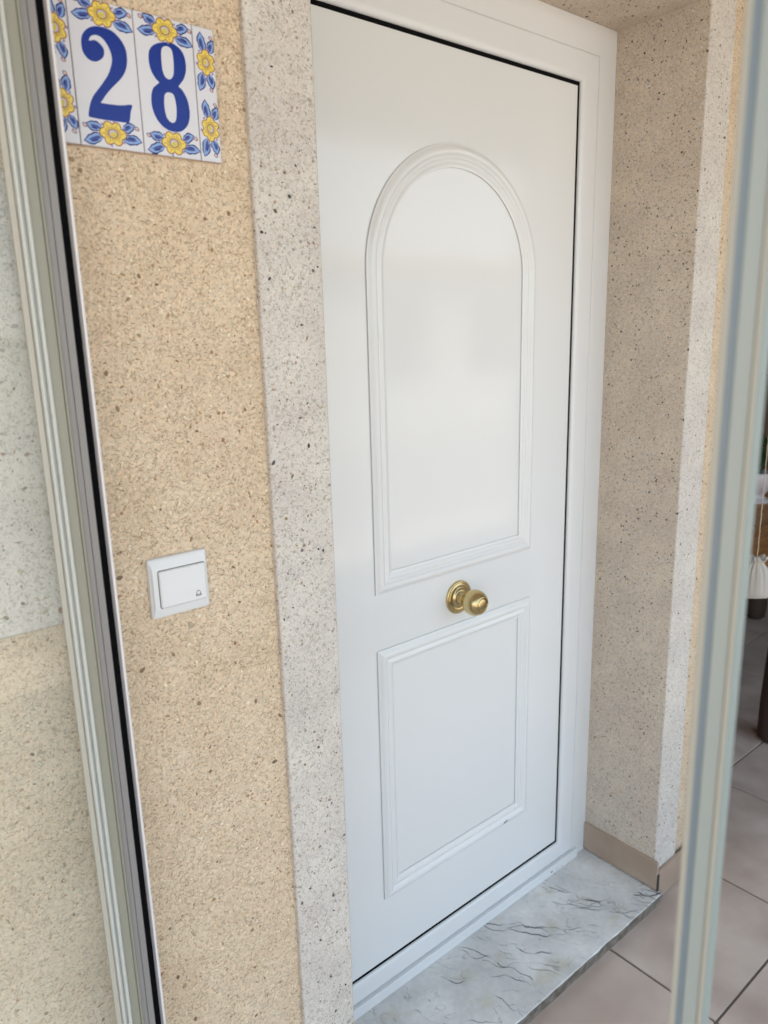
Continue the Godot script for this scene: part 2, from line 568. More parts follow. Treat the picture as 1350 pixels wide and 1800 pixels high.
	m.albedo_texture = noise_tex(256, 0.02, 85, Color(0.72, 0.64, 0.56), Color(1, 1, 1), 5)
	m.uv1_triplanar = true
	m.uv1_world_triplanar = true
	m.uv1_scale = Vector3(1.2, 8.0, 8.0)
	mat("knot", srgb(0.07, 0.03, 0.015), 0.6)
	mat("dark_wood", srgb(0.065, 0.036, 0.025), 0.65)
	mat("pot_glaze", srgb(0.62, 0.58, 0.60), 0.25)
	mat("soil", srgb(0.03, 0.02, 0.015), 0.95)
	m = mat("leaf_green", srgb(0.05, 0.10, 0.04), 0.4)
	m.backlight_enabled = true
	m.backlight = Color(0.05, 0.1, 0.03)
	mat("red_bloom", srgb(0.50, 0.035, 0.02), 0.35)
	m = mat("linen", srgb(0.60, 0.56, 0.52), 0.9)
	m.albedo_texture = noise_tex(256, 0.2, 91, Color(0.86, 0.85, 0.83), Color(1, 1, 1), 2)
	world_map(m, 0.05)
	mat("twine", srgb(0.62, 0.50, 0.36), 0.9)
	m = mat("asphalt", srgb(0.30, 0.27, 0.24), 0.9)
	m.albedo_texture = noise_tex(256, 0.08, 95, Color(0.75, 0.75, 0.75), Color(1, 1, 1), 4)
	world_map(m, 1.3)
	m = mat("paving", srgb(0.46, 0.41, 0.35), 0.9)
	m.albedo_texture = noise_tex(256, 0.05, 97, Color(0.85, 0.84, 0.82), Color(1, 1, 1), 4)
	world_map(m, 1.7)
	mat("terracotta", srgb(0.36, 0.13, 0.07), 0.8)
	m = mat("pebble", Color.WHITE, 0.55)
	m.vertex_color_use_as_albedo = true

# ---------------------------------------------------------------- the place
func _ready() -> void:
	rng.seed = 2807
	# camera
	var cam := Camera3D.new()
	cam.name = "camera"
	cam.rotation_order = EULER_ORDER_YXZ
	cam.rotation_degrees = Vector3(-13.306, -39.471, -1.523)
	cam.position = Vector3(0, EYE, 0)
	var look := CameraAttributesPhysical.new()
	look.frustum_focal_length = 17.541
	look.frustum_focus_distance = 1.25
	look.frustum_near = 0.02
	look.frustum_far = 400.0
	look.exposure_aperture = 3.3
	cam.attributes = look
	add_child(cam)
	cam.fov = 68.753
	cam.near = 0.02
	cam.far = 400.0
	cam.current = true
	# sky, sun, exposure
	var sky_m := ProceduralSkyMaterial.new()
	sky_m.sky_top_color = Color(0.62, 0.72, 0.82)
	sky_m.sky_horizon_color = Color(0.93, 0.94, 0.91)
	sky_m.sky_curve = 0.12
	sky_m.ground_horizon_color = Color(0.62, 0.60, 0.57)
	sky_m.ground_bottom_color = Color(0.30, 0.28, 0.26)
	sky_m.energy_multiplier = 1.0
	var sky := Sky.new()
	sky.sky_material = sky_m
	var env := Environment.new()
	env.background_mode = Environment.BG_SKY
	env.sky = sky
	env.tonemap_mode = Environment.TONE_MAPPER_LINEAR
	env.tonemap_exposure = 3.45
	env.sdfgi_enabled = true
	env.ssao_enabled = true
	env.ssil_enabled = true
	var we := WorldEnvironment.new()
	we.name = "environment"
	we.environment = env
	add_child(we)
	var sun := DirectionalLight3D.new()
	sun.name = "sun"
	sun.light_energy = 1.6
	sun.light_color = Color(1.0, 0.95, 0.88)
	sun.light_angular_distance = 0.5
	sun.shadow_enabled = true
	sun.look_at_from_position(Vector3(-1.0, 9.0, -3.0), Vector3.ZERO)
	add_child(sun)
	make_materials()
	build_ground()
	build_house()
	build_door()
	build_step()
	build_number()
	build_bell()
	build_left_panel()
	build_right_panel()
	build_terrace()
	build_street()

func structure(called: String, st: SurfaceTool, m: Material) -> MeshInstance3D:
	var o := obj(called, st, m)
	o.set_meta("kind", "structure")
	return o

func build_ground() -> void:
	structure("ground", boxed(Vector3(-120, -0.6, -120), Vector3(120, -0.16, 120)), M.asphalt)
	structure("pavement", boxed(Vector3(-40, -0.5, 0.75), Vector3(40, -0.02, 2.2), 0.02), M.paving)
	var fl := structure("floor", boxed(Vector3(-3.1, -0.16, -4.1), Vector3(5.3, -0.0035, 0.6)), M.grout)
	var px := 0.4425
	var pz := 0.449
	var meshes := []
	var st := boxed(Vector3(-px / 2 + 0.0028, -0.012, -pz / 2 + 0.0028), Vector3(px / 2 - 0.0028, 0.0, pz / 2 - 0.0028), 0.0012)
	var mesh := st.commit()
	for i in range(-10, 9):
		for j in range(-2, 8):
			var x0 := 1.392 + i * px
			var z1 := -0.589 - j * pz
			if x0 + px < -2.9 or x0 > 5.1 or z1 > 0.6 or z1 < -3.9:
				continue
			if x0 + px < 1.96 and z1 < -1.1:
				continue
			var o := MeshInstance3D.new()
			o.name = "floor_tile"
			o.mesh = mesh
			o.material_override = M["floor_tile_%d" % (rng.randi() % 3)]
			o.position = Vector3(x0 + px / 2, rng.randf_range(-0.0004, 0.0004), z1 - pz / 2)
			fl.add_child(o, true)
	meshes.clear()

# small stones set in the render of a face: o is a corner, u and v its edges
func pebbles(parent: Node, o: Vector3, u: Vector3, v: Vector3, n: int, rmin: float, rmax: float, cols: Array) -> void:
	var mm := MultiMesh.new()
	mm.transform_format = MultiMesh.TRANSFORM_3D
	mm.use_colors = true
	var sp := SphereMesh.new()
	sp.radius = 1.0
	sp.height = 2.0
	sp.radial_segments = 9
	sp.rings = 5
	mm.mesh = sp
	mm.instance_count = n
	var nrm := u.cross(v).normalized()
	for i in n:
		var r := lerpf(rmin, rmax, pow(rng.randf(), 2.5))
		var a := rng.randf() * TAU
		var e1 := (u.normalized() * cos(a) + v.normalized() * sin(a))
		var e2 := nrm.cross(e1)
		var b := Basis(e1 * r * rng.randf_range(1.0, 1.5), e2 * r * rng.randf_range(0.6, 1.0), nrm * r * rng.randf_range(0.25, 0.5))
		mm.set_instance_transform(i, Transform3D(b, o + u * rng.randf() + v * rng.randf()))
		var c: Color = cols[rng.randi() % cols.size()]
		var t := rng.randf_range(0.85, 1.15)
		mm.set_instance_color(i, Color(c.r * t, c.g * t, c.b * t))
	var mi := MultiMeshInstance3D.new()
	mi.name = "pebble_grain"
	mi.multimesh = mm
	mi.material_override = M.pebble
	mi.set_meta("kind", "stuff")
	parent.add_child(mi, true)

func build_house() -> void:
	var h := thing("house", "beige pebbledash house front with a pale surround round the white door", "house")
	var back := -1.3
	# beige wall left of the surround, with the opening of a small window
	var st := mb()
	box(st, Vector3(-0.42, 0, back), Vector3(0.524, 1.17, WALL_Z))
	box(st, Vector3(-0.42, 1.66, back), Vector3(0.524, 2.6, WALL_Z))
	box(st, Vector3(0.145, 1.17, back), Vector3(0.524, 1.66, WALL_Z))
	box(st, Vector3(-3.0, 0, back), Vector3(-0.42, 2.6, WALL_Z))
	obj("wall", st, M.beige_render, h)
	obj("wall", boxed(Vector3(0.524, 2.25, back), Vector3(1.724, 2.6, WALL_Z)), M.beige_render, h)
	obj("wall", boxed(Vector3(1.724, 0, -4.0), Vector3(1.95, 2.6, WALL_Z)), M.beige_render, h)
	# surround of the door: two sides and the head, which line the reveal as well
	obj("door_surround", boxed(Vector3(0.524, 0, back), Vector3(0.627, 2.25, BAND_Z), 0.004), M.pale_render, h)
	obj("door_surround", boxed(Vector3(1.620, 0, back), Vector3(1.724, 2.25, BAND_Z), 0.004), M.pale_render, h)
	obj("door_surround", boxed(Vector3(0.627, 2.138, back), Vector3(1.620, 2.25, BAND_Z - 0.0003)), M.pale_render, h)
	obj("reveal", boxed(Vector3(1.6190, 0.0, -1.3), Vector3(1.6201, 2.1379, BAND_Z - 0.004)), M.shade_tint_render, h)  # thin facings, here and below, carrying the painted warm shade
	obj("reveal", boxed(Vector3(0.627, 2.1369, -1.3), Vector3(1.6195, 2.1381, BAND_Z - 0.004)), M.shade_tint_render, h)
	obj("lining", boxed(Vector3(0.6, 0, -1.4), Vector3(1.65, 2.3, -1.3)), M.white_paint, h)
	# surround of the small window beyond the glass panel
	var ws := mb()
	box(ws, Vector3(0.138, 1.1685, back), Vector3(0.240, 1.664, BAND_Z), 0.003)
	box(ws, Vector3(-0.52, 1.1685, back), Vector3(-0.418, 1.664, BAND_Z), 0.003)
	box(ws, Vector3(-0.418, 1.1685, back), Vector3(0.138, 1.262, BAND_Z), 0.003)
	box(ws, Vector3(-0.418, 1.57, back), Vector3(0.138, 1.664, BAND_Z), 0.003)
	obj("window_surround", ws, M.pale_render, h)
	var wf := mb()
	box(wf, Vector3(-0.418, 1.262, -1.0), Vector3(-0.37, 1.57, -0.96), 0.003)
	box(wf, Vector3(0.09, 1.262, -1.0), Vector3(0.138, 1.57, -0.96), 0.003)
	box(wf, Vector3(-0.37, 1.262, -1.0), Vector3(0.09, 1.30, -0.96), 0.003)
	box(wf, Vector3(-0.37, 1.53, -1.0), Vector3(0.09, 1.57, -0.96), 0.003)
	var win := obj("window_frame", wf, M.white_frame, h)
	obj("pane", boxed(Vector3(-0.37, 1.30, -0.985), Vector3(0.09, 1.53, -0.979)), M.glass, win)
	# skirting tiles: along the reveal and along the front, with the open joint between them
	obj("skirting_tile", boxed(Vector3(1.6115, 0.037, -1.099), Vector3(1.621, 0.122, -0.8665), 0.0035), M.skirting, h)
	obj("skirting_tile", boxed(Vector3(1.622, 0.002, -0.879), Vector3(1.951, 0.089, -0.866), 0.0035), M.skirting, h)
	obj("skirting_joint", boxed(Vector3(1.6135, 0.03, -0.8665), Vector3(1.622, 0.084, -0.8645)), M.skirting_joint, h)
	obj("skirting_tile", boxed(Vector3(1.949, 0.002, -2.0), Vector3(1.961, 0.089, -0.868), 0.0035), M.skirting, h)
	# stones that stand out of the render
	var dark := [Color(0.05, 0.045, 0.045), Color(0.12, 0.10, 0.09), Color(0.20, 0.17, 0.14), Color(0.16, 0.11, 0.07), Color(0.30, 0.21, 0.11), Color(0.07, 0.07, 0.075)]
	var tan_ := [Color(0.30, 0.19, 0.10), Color(0.24, 0.16, 0.09), Color(0.36, 0.25, 0.14), Color(0.20, 0.13, 0.08), Color(0.52, 0.42, 0.30), Color(0.30, 0.16, 0.10)]
	var grey := [Color(0.44, 0.40, 0.36), Color(0.38, 0.34, 0.31), Color(0.46, 0.39, 0.31), Color(0.50, 0.42, 0.29), Color(0.42, 0.29, 0.21)]
	var sand := [Color(0.77, 0.62, 0.45), Color(0.73, 0.58, 0.42), Color(0.81, 0.69, 0.53), Color(0.69, 0.53, 0.38), Color(0.60, 0.45, 0.31)]
	var chalk := [Color(0.68, 0.63, 0.58), Color(0.70, 0.65, 0.59), Color(0.62, 0.57, 0.52), Color(0.55, 0.50, 0.44)]
	var B := BAND_Z + 0.0002
	var W := WALL_Z + 0.0002
	pebbles(h, Vector3(0.529, 0.2, B), Vector3(0.093, 0, 0), Vector3(0, 1.92, 0), 120, 0.0008, 0.0030, dark)
	pebbles(h, Vector3(0.529, 0.2, B), Vector3(0.093, 0, 0), Vector3(0, 1.92, 0), 420, 0.0012, 0.0026, grey)
	pebbles(h, Vector3(1.625, 0.1, B), Vector3(0.094, 0, 0), Vector3(0, 2.0, 0), 170, 0.0009, 0.0026, dark)
	pebbles(h, Vector3(1.6188, 0.13, -1.09), Vector3(0, 0, 0.21), Vector3(0, 2.0, 0), 1300, 0.0007, 0.0024, dark)
	pebbles(h, Vector3(1.6188, 0.13, -1.09), Vector3(0, 0, 0.21), Vector3(0, 2.0, 0), 1300, 0.0009, 0.0022, grey)
	pebbles(h, Vector3(0.7, 2.1367, -1.09), Vector3(0.9, 0, 0), Vector3(0, 0, 0.21), 300, 0.0010, 0.0034, dark)
	pebbles(h, Vector3(0.10, 0.3, W), Vector3(0.42, 0, 0), Vector3(0, 1.8, 0), 420, 0.0010, 0.0034, tan_)
	pebbles(h, Vector3(0.14, 1.17, B), Vector3(0.099, 0, 0), Vector3(0, 0.49, 0), 110, 0.0010, 0.0034, grey + tan_)
	pebbles(h, Vector3(1.726, 0.1, W), Vector3(0.22, 0, 0), Vector3(0, 2.2, 0), 500, 0.0012, 0.0036, tan_)
	pebbles(h, Vector3(0.24, 0.3, W), Vector3(0.28, 0, 0), Vector3(0, 1.6, 0), 9000, 0.0009, 0.0022, sand)
	pebbles(h, Vector3(0.529, 0.2, B), Vector3(0.093, 0, 0), Vector3(0, 1.92, 0), 3000, 0.0010, 0.0026, chalk)
	pebbles(h, Vector3(1.625, 0.1, B), Vector3(0.094, 0, 0), Vector3(0, 2.0, 0), 2500, 0.0010, 0.0026, chalk)
	pebbles(h, Vector3(1.6188, 0.13, -1.09), Vector3(0, 0, 0.21), Vector3(0, 2.0, 0), 6000, 0.0010, 0.0026, chalk)
	# the porch that shades it
	obj("roof", boxed(Vector3(-3.3, 2.6, -4.4), Vector3(5.6, 2.85, 0.78), 0.01), M.cream_paint, h)
	obj("beam", boxed(Vector3(-3.0, 2.34, 0.5), Vector3(3.4, 2.6, 0.72), 0.006), M.cream_paint, h)
	obj("parapet", boxed(Vector3(-3.0, -0.1, 0.56), Vector3(3.4, 0.20, 0.70), 0.006), M.cream_paint, h)
	obj("side_wall", boxed(Vector3(-3.2, -0.1, -4.2), Vector3(-3.0, 2.6, 0.72)), M.cream_paint, h)
	obj("terrace_wall", boxed(Vector3(3.4, -0.1, 0.5), Vector3(5.4, 2.6, 0.72)), M.cream_paint, h)
	obj("terrace_wall", boxed(Vector3(5.2, -0.1, -4.0), Vector3(5.4, 2.6, 0.5)), M.brown_paint, h)
	obj("terrace_wall", boxed(Vector3(-3.0, -0.1, -4.2), Vector3(5.4, 2.6, -4.0)), M.brown_paint, h)

func build_door() -> void:
	var d := thing("front_door", "white panelled front door with an arched upper moulding and brass knob", "door")
	var x0 := 0.604
	var x1 := 1.620
	# fixed frame: head and jambs, mitred at the corners
	var outer := rect_loop(x0, -0.030, x1 - 0.0005, 2.1375)
	var fp := [Vector2(0, -0.03), Vector2(0, 0.001), Vector2(0, 0.001), Vector2(0.002, 0.003), Vector2(0.002, 0.003), Vector2(0.0618, 0.003), Vector2(0.0618, 0.003), Vector2(0.0634, 0.0014), Vector2(0.0638, -0.012)]
	for e in [[1, "jamb"], [2, "head"], [3, "jamb"]]:
		var st := mb()
		sweep(st, outer, fp, DOOR_Z, [e[0]])
		obj(e[1], st, M.white_frame, d)
	var sill := obj("sill", boxed(Vector3(0.6275, 0.0353, -1.13), Vector3(1.5715, 0.0635, -1.0865), 0.0022), M.white_frame, d)
	for k in [[1.455, 0.0045, 0.0030], [1.476, 0.0022, 0.0016], [1.484, 0.0016, 0.0013], [1.497, 0.0018, 0.0012], [1.503, 0.0014, 0.0009]]:
		var cs := mb()
		chip(cs, Vector3(k[0], 0.043 + k[1], -1.0864), k[1], k[2], Vector3.BACK)
		obj("scuff", cs, M.bare_chip, sill)
	# moving leaf: mitred border, rubber gasket, plain face, two pressed mouldings
	var leafl := rect_loop(0.671, 0.0665, 1.5525, 2.0745)
	var lp := [Vector2(0.0, -0.012), Vector2(0.0006, 0.0035), Vector2(0.0018, 0.0052), Vector2(0.004, 0.006), Vector2(0.004, 0.006), Vector2(0.046, 0.006), Vector2(0.052, 0.0055), Vector2(0.0565, 0.0040), Vector2(0.0595, 0.0015), Vector2(0.0605, -0.002), Vector2(0.0605, -0.006)]
	for s in 4:
		var st := mb()
		var prof := lp
		if s == 0:
			prof = []
			for p in lp:
				prof.append(Vector2(p.x * 0.80, p.y))
		# the lower rail is a little narrower than the stiles
		var lo := 0.0665
		var li := func(q: float) -> Array:
			var dy := q * 0.80
			return [Vector2(0.671 + q, lo + dy), Vector2(1.5525 - q, lo + dy), Vector2(1.5525 - q, 2.0745 - q), Vector2(0.671 + q, 2.0745 - q)]
		sweep(st, li, lp, DOOR_Z, [s])
		obj("stile" if s % 2 else "rail", st, M.white_frame, d)
	var gx0 := 0.671 + 0.0605
	var gx1 := 1.5525 - 0.0605
	var gy0 := 0.0665 + 0.0484
	var gy1 := 2.0745 - 0.0605
	var g := mb()
	sweep(g, rect_loop(gx0 - 0.001, gy0 - 0.001, gx1 + 0.001, gy1 + 0.001), [Vector2(0, -0.0025), Vector2(0.004, -0.0012), Vector2(0.009, -0.002), Vector2(0.012, -0.02)], DOOR_Z, [0, 1, 2, 3])
	obj("gasket", g, M.black_rubber, d)
	obj("leaf", boxed(Vector3(gx0 + 0.0085, gy0 + 0.0085, -1.15), Vector3(gx1 - 0.0085, gy1 - 0.0085, DOOR_Z), 0.0012), M.white_gloss, d)
	obj("leaf_core", boxed(Vector3(0.61, 0.04, -1.2), Vector3(1.615, 2.135, -1.118)), M.black_rubber, d)
	# pressed mouldings: a step, a broad round, a hollow, a small bead, a step
	var mp := [Vector2(0.003, -0.00100), Vector2(0.003, 0.00140), Vector2(0.003, 0.00140), Vector2(0, 0.00160), Vector2(0, 0.00160), Vector2(0.0003, 0.00340), Vector2(0.0003, 0.00340), Vector2(0.002, 0.00360), Vector2(0.006, 0.00745), Vector2(0.011, 0.01025), Vector2(0.0155, 0.01060), Vector2(0.0195, 0.00815), Vector2(0.0225, 0.00465), Vector2(0.0245, 0.00430), Vector2(0.0265, 0.00570), Vector2(0.03, 0.00745), Vector2(0.0335, 0.00675), Vector2(0.0365, 0.00395), Vector2(0.0395, 0.00280), Vector2(0.0426, 0.00260), Vector2(0.0426, 0.00260), Vector2(0.043, 0.00150), Vector2(0.043, 0.00150), Vector2(0.0405, 0.00130), Vector2(0.0405, 0.00130), Vector2(0.0405, -0.00100)]
	var ax0 := 0.877
	var ax1 := 1.3495
	var rad := (ax1 - ax0) / 2.0
	var c := Vector2((ax0 + ax1) / 2.0, 1.8405 - rad)
	var arch := func(q: float) -> Array:
		var o := [Vector2(ax0 + q, 0.986 + q), Vector2(ax1 - q, 0.986 + q)]
		for i in 65:
			var a := PI * i / 64.0
			o.append(c + Vector2(cos(a), sin(a)) * (rad - q))
		return o
	var st := mb()
	sweep(st, arch, mp, DOOR_Z, range(67), 2, 66, c)
	obj("arched_moulding", st, M.white_gloss, d)
	st = mb()
	sweep(st, rect_loop(0.877, 0.2805, 1.352, 0.8665), mp, DOOR_Z, [0, 1, 2, 3])
	var low := obj("square_moulding", st, M.white_gloss, d)
	var cs := mb()
	chip(cs, Vector3(1.2655, 0.2945, -1.0890), 0.0085, 0.0022, Vector3.BACK)
	obj("chipped_paint", cs, M.bare_chip, low)
	# brass knob
	var kc := Vector3(1.1096, 0.926, DOOR_Z)
	var rose := mb()
	lathe(rose, kc, Vector3.BACK, [Vector2(0.0375, -0.001), Vector2(0.0375, 0.003), Vector2(0.0365, 0.0048), Vector2(0.0345, 0.0056), Vector2(0.0328, 0.0052), Vector2(0.0318, 0.0052), Vector2(0.0300, 0.0064), Vector2(0.0275, 0.0068), Vector2(0.0240, 0.0058), Vector2(0.0215, 0.0060), Vector2(0.0200, 0.0085), Vector2(0.0180, 0.0105), Vector2(0.0155, 0.0110), Vector2(0.0140, 0.0105)], 56)
	var kn := obj("knob", rose, M.brass, d)
	var stem := mb()
	lathe(stem, kc, Vector3.BACK, [Vector2(0.0145, 0.0095), Vector2(0.0140, 0.013), Vector2(0.0120, 0.016), Vector2(0.0112, 0.020), Vector2(0.0116, 0.024), Vector2(0.0135, 0.027), Vector2(0.0150, 0.029)], 40)
	obj("stem", stem, M.brass, kn)
	var ball := mb()
	var bp := []
	for i in 25:
		var a := lerpf(-1.02, 0.98, i / 24.0)
		bp.append(Vector2(cos(a) * 0.0285, 0.0515 + sin(a) * 0.0275))
	bp.append_array([Vector2(0.0158, 0.0728), Vector2(0.0152, 0.0712), Vector2(0.0146, 0.0712), Vector2(0.0140, 0.0732), Vector2(0.0128, 0.0742), Vector2(0.010, 0.0748), Vector2(0.006, 0.0752), Vector2(0.0, 0.0754)])
	lathe(ball, kc, Vector3.BACK, bp, 56)
	obj("grip", ball, M.brass, kn)

# an irregular flat fleck of length 2a and width 2b
func chip(st: SurfaceTool, at: Vector3, a: float, b: float, n: Vector3) -> void:
	var pts := []
	for i in 9:
		var t := TAU * i / 9.0
		pts.append(at + Vector3(cos(t) * a, sin(t) * b * 1.0, 0) * rng.randf_range(0.6, 1.1) + Vector3(0, cos(t) * a * 0.25, 0))
	for i in 9:
		tri(st, [at + n * 0.0004, pts[i], pts[(i + 1) % 9]], [n, n, n])

func build_step() -> void:
	var s := thing("marble_doorstep", "grey veined white marble doorstep slab below the white door", "doorstep")
	# slab with a worn front edge
	var y1 := 0.035
	var y0 := 0.004
	var zf := -0.853
	var zb := -1.15
	var st := mb()
	var n := 48
	var xa := 0.628
	var xb := 1.6195
	var edge := []
	for i in n + 1:
		edge.append([rng.randf_range(-0.0008, 0.0010), rng.randf_range(0.0012, 0.0032), rng.randf_range(-0.0005, 0.0005)])
	for i in n:
		var xl := lerpf(xa, xb, i / float(n))
		var xr := lerpf(xa, xb, (i + 1) / float(n))
		var l: Array = edge[i]
		var r: Array = edge[i + 1]
		var p := [Vector3(xl, y1, zb), Vector3(xr, y1, zb), Vector3(xr, y1, zf + r[0] - r[1]), Vector3(xl, y1, zf + l[0] - l[1])]
		var uv := []
		for q in p:
			uv.append(Vector2((q.x - xa) / 1.0, (q.z - zb) / 0.5))
		tri(st, [p[0], p[1], p[2]], [Vector3.UP, Vector3.UP, Vector3.UP], [uv[0], uv[1], uv[2]])
		tri(st, [p[0], p[2], p[3]], [Vector3.UP, Vector3.UP, Vector3.UP], [uv[0], uv[2], uv[3]])
		var f := [p[3], p[2], Vector3(xr, y1 - r[1], zf + r[0]), Vector3(xl, y1 - l[1], zf + l[0])]
		var sl := Vector3(0, 1, 1).normalized()
		tri(st, [f[0], f[1], f[2]], [sl, sl, sl], [uv[3], uv[2], uv[2]])
		tri(st, [f[0], f[2], f[3]], [sl, sl, sl], [uv[3], uv[2], uv[3]])
	obj("tread", st, M.marble, s)
	st = mb()
	for i in n:
		var xl := lerpf(xa, xb, i / float(n))
		var xr := lerpf(xa, xb, (i + 1) / float(n))
		var l: Array = edge[i]
		var r: Array = edge[i + 1]
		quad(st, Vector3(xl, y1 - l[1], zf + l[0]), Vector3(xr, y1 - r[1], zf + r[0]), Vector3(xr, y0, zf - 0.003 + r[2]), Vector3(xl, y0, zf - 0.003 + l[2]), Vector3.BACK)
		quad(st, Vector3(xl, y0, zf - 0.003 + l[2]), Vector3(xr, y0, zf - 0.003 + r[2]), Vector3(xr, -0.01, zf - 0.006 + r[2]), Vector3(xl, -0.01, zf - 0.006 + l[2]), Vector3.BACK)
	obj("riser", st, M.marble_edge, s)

func build_number() -> void:
	var t := thing("house_number_plaque", "white glazed tile plaque painted with a blue 28 and yellow flowers", "number plaque")
	var xs := [0.0, 0.0268, 0.0980, 0.1682, 0.1955]
	var names := ["border_tile", "number_tile", "number_tile", "border_tile"]
	var top := 1.8424
	for i in 4:
		var a: float = 0.288 + xs[i] + 0.00025
		var b: float = 0.288 + xs[i + 1] - 0.00025
		var zf := WALL_Z + 0.0072
		var st := mb()
		var r := 0.0011
		# glazed face with a rolled edge, uv in the plaque's own millimetres
		var ring0 := [Vector3(a + r, top - 0.145 + r, zf), Vector3(b - r, top - 0.145 + r, zf), Vector3(b - r, top - r, zf), Vector3(a + r, top - r, zf)]
		var ring1 := [Vector3(a, top - 0.145, zf - r), Vector3(b, top - 0.145, zf - r), Vector3(b, top, zf - r), Vector3(a, top, zf - r)]
		var f := func(p: Vector3) -> Vector2: return Vector2((p.x - 0.288) / 0.196, (top - p.y) / 0.1452)
		var z := Vector3.BACK
		tri(st, [ring0[0], ring0[1], ring0[2]], [z, z, z], [f.call(ring0[0]), f.call(ring0[1]), f.call(ring0[2])])
		tri(st, [ring0[0], ring0[2], ring0[3]], [z, z, z], [f.call(ring0[0]), f.call(ring0[2]), f.call(ring0[3])])
		var sides := [Vector3.DOWN, Vector3.RIGHT, Vector3.UP, Vector3.LEFT]
		for k in 4:
			var e := (k + 1) % 4
			var sn: Vector3 = sides[k]
			tri(st, [ring0[k], ring0[e], ring1[e]], [z, z, sn], [f.call(ring0[k]), f.call(ring0[e]), f.call(ring0[e])])
			tri(st, [ring0[k], ring1[e], ring1[k]], [z, sn, sn], [f.call(ring0[k]), f.call(ring0[e]), f.call(ring0[k])])
		var o := obj(names[i], st, M.glazed_print, t)
		if i == 1:
			o.set_meta("label", "number tile with a blue figure two")
		elif i == 2:
			o.set_meta("label", "number tile with a blue figure eight")
		obj("tile_body", boxed(Vector3(a, top - 0.145, WALL_Z - 0.002), Vector3(b, top, zf - r)), M.tile_body, o)

# rounded rectangular rings [inset x, inset y, height, corner radius] joined to a cushion facing +z
func loft(st: SurfaceTool, c: Vector3, hx: float, hy: float, rings: Array) -> void:
	var pts := []
	for r in rings:
		var ring := []
		for q in 4:
			var sx := 1.0 if q in [0, 3] else -1.0
			var sy := 1.0 if q < 2 else -1.0
			for k in 7:
				var a := PI / 2 * (q + k / 6.0)
				ring.append(c + Vector3(sx * (hx - r[0] - r[3]) + cos(a) * r[3], sy * (hy - r[1] - r[3]) + sin(a) * r[3], r[2]))
		pts.append(ring)
	var n: int = pts[0].size()
	for i in pts.size() - 1:
		for k in n:
			var e := (k + 1) % n
			var nn: Vector3 = (pts[i][e] - pts[i][k]).cross(pts[i + 1][k] - pts[i][k]).normalized()
			if nn.length() < 0.5:
				nn = (pts[i + 1][e] - pts[i][e]).cross(pts[i + 1][k] - pts[i][k]).normalized()
			quad(st, pts[i][k], pts[i][e], pts[i + 1][e], pts[i + 1][k], nn)
	var top: Array = pts[pts.size() - 1]
	var mid := Vector3(c.x, c.y, top[0].z)
	for k in n:
		tri(st, [mid, top[k], top[(k + 1) % n]], [Vector3.BACK, Vector3.BACK, Vector3.BACK])

func build_bell() -> void:
	var t := thing("doorbell_switch", "white square doorbell push switch with a bell sign on the beige wall", "doorbell")
	var x0 := 0.340
	var x1 := 0.420
	var y0 := 1.1435
	var y1 := 1.2225
	var zs := WALL_Z
	var c := Vector3((x0 + x1) / 2.0, (y0 + y1) / 2.0, zs)
	var hx := (x1 - x0) / 2.0
	var hy := (y1 - y0) / 2.0
	# plate that slopes away at the top and the bottom and is rounded at the sides
	var st := mb()
	loft(st, c, hx, hy, [[0.0, 0.0, -0.002, 0.003], [0.0, 0.0, 0.0045, 0.003], [0.0008, 0.0010, 0.0060, 0.003], [0.0022, 0.0030, 0.0071, 0.003], [0.0034, 0.0120, 0.0098, 0.0025], [0.0046, 0.0140, 0.0104, 0.002]])
	obj("plate", st, M.switch_plastic, t)
	var rx0 := x0 + 0.0105
	var rx1 := x1 - 0.0065
	var ry0 := y0 + 0.0145
	var ry1 := y1 - 0.0155
	var rc := Vector3((rx0 + rx1) / 2.0, (ry0 + ry1) / 2.0, zs)
	st = mb()
	loft(st, rc, (rx1 - rx0) / 2.0 + 0.0008, (ry1 - ry0) / 2.0 + 0.0008, [[0.0, 0.0, 0.008, 0.003], [0.0, 0.0, 0.0106, 0.003]])
	obj("slot", st, M.dark_grey, t)
	var rk := mb()
	loft(rk, rc, (rx1 - rx0) / 2.0, (ry1 - ry0) / 2.0, [[0.0, 0.0, 0.009, 0.0025], [0.0, 0.0, 0.0122, 0.0025], [0.0006, 0.0006, 0.0134, 0.0025], [0.0018, 0.0018, 0.0142, 0.002]])
	var r := obj("rocker", rk, M.switch_plastic, t)
	var ic := mb()
	var o := Vector3(rx1 - 0.0125, ry0 + 0.0095, zs + 0.0143)
	var outl := []
	for p in [[-3.4, -1.6], [-3.4, -3.0], [3.4, -3.0], [3.4, -1.6], [-3.4, -1.6], [-2.6, -0.6], [-2.5, 1.4], [-1.7, 3.2], [0.0, 4.1], [1.7, 3.2], [2.5, 1.4], [2.6, -0.6], [3.4, -1.6]]:
		outl.append(o + Vector3(p[0], p[1], 0) * 0.001)
	for i in outl.size() - 1:
		var d: Vector3 = (outl[i + 1] - outl[i]).normalized()
		var w := Vector3(-d.y, d.x, 0) * 0.00042
		var e := d * 0.0002
		quad(ic, outl[i] - e + w, outl[i + 1] + e + w, outl[i + 1] + e - w, outl[i] - e - w, Vector3.BACK)
	obj("bell_sign", ic, M.dark_grey, r)

func strip(t: Node3D, called: String, x0: float, x1: float, z0: float, z1: float, ya: float, yb: float, m: Material, bev := 0.001) -> void:
	obj(called, boxed(Vector3(x0, ya, z0), Vector3(x1, yb, z1), bev), m, t)

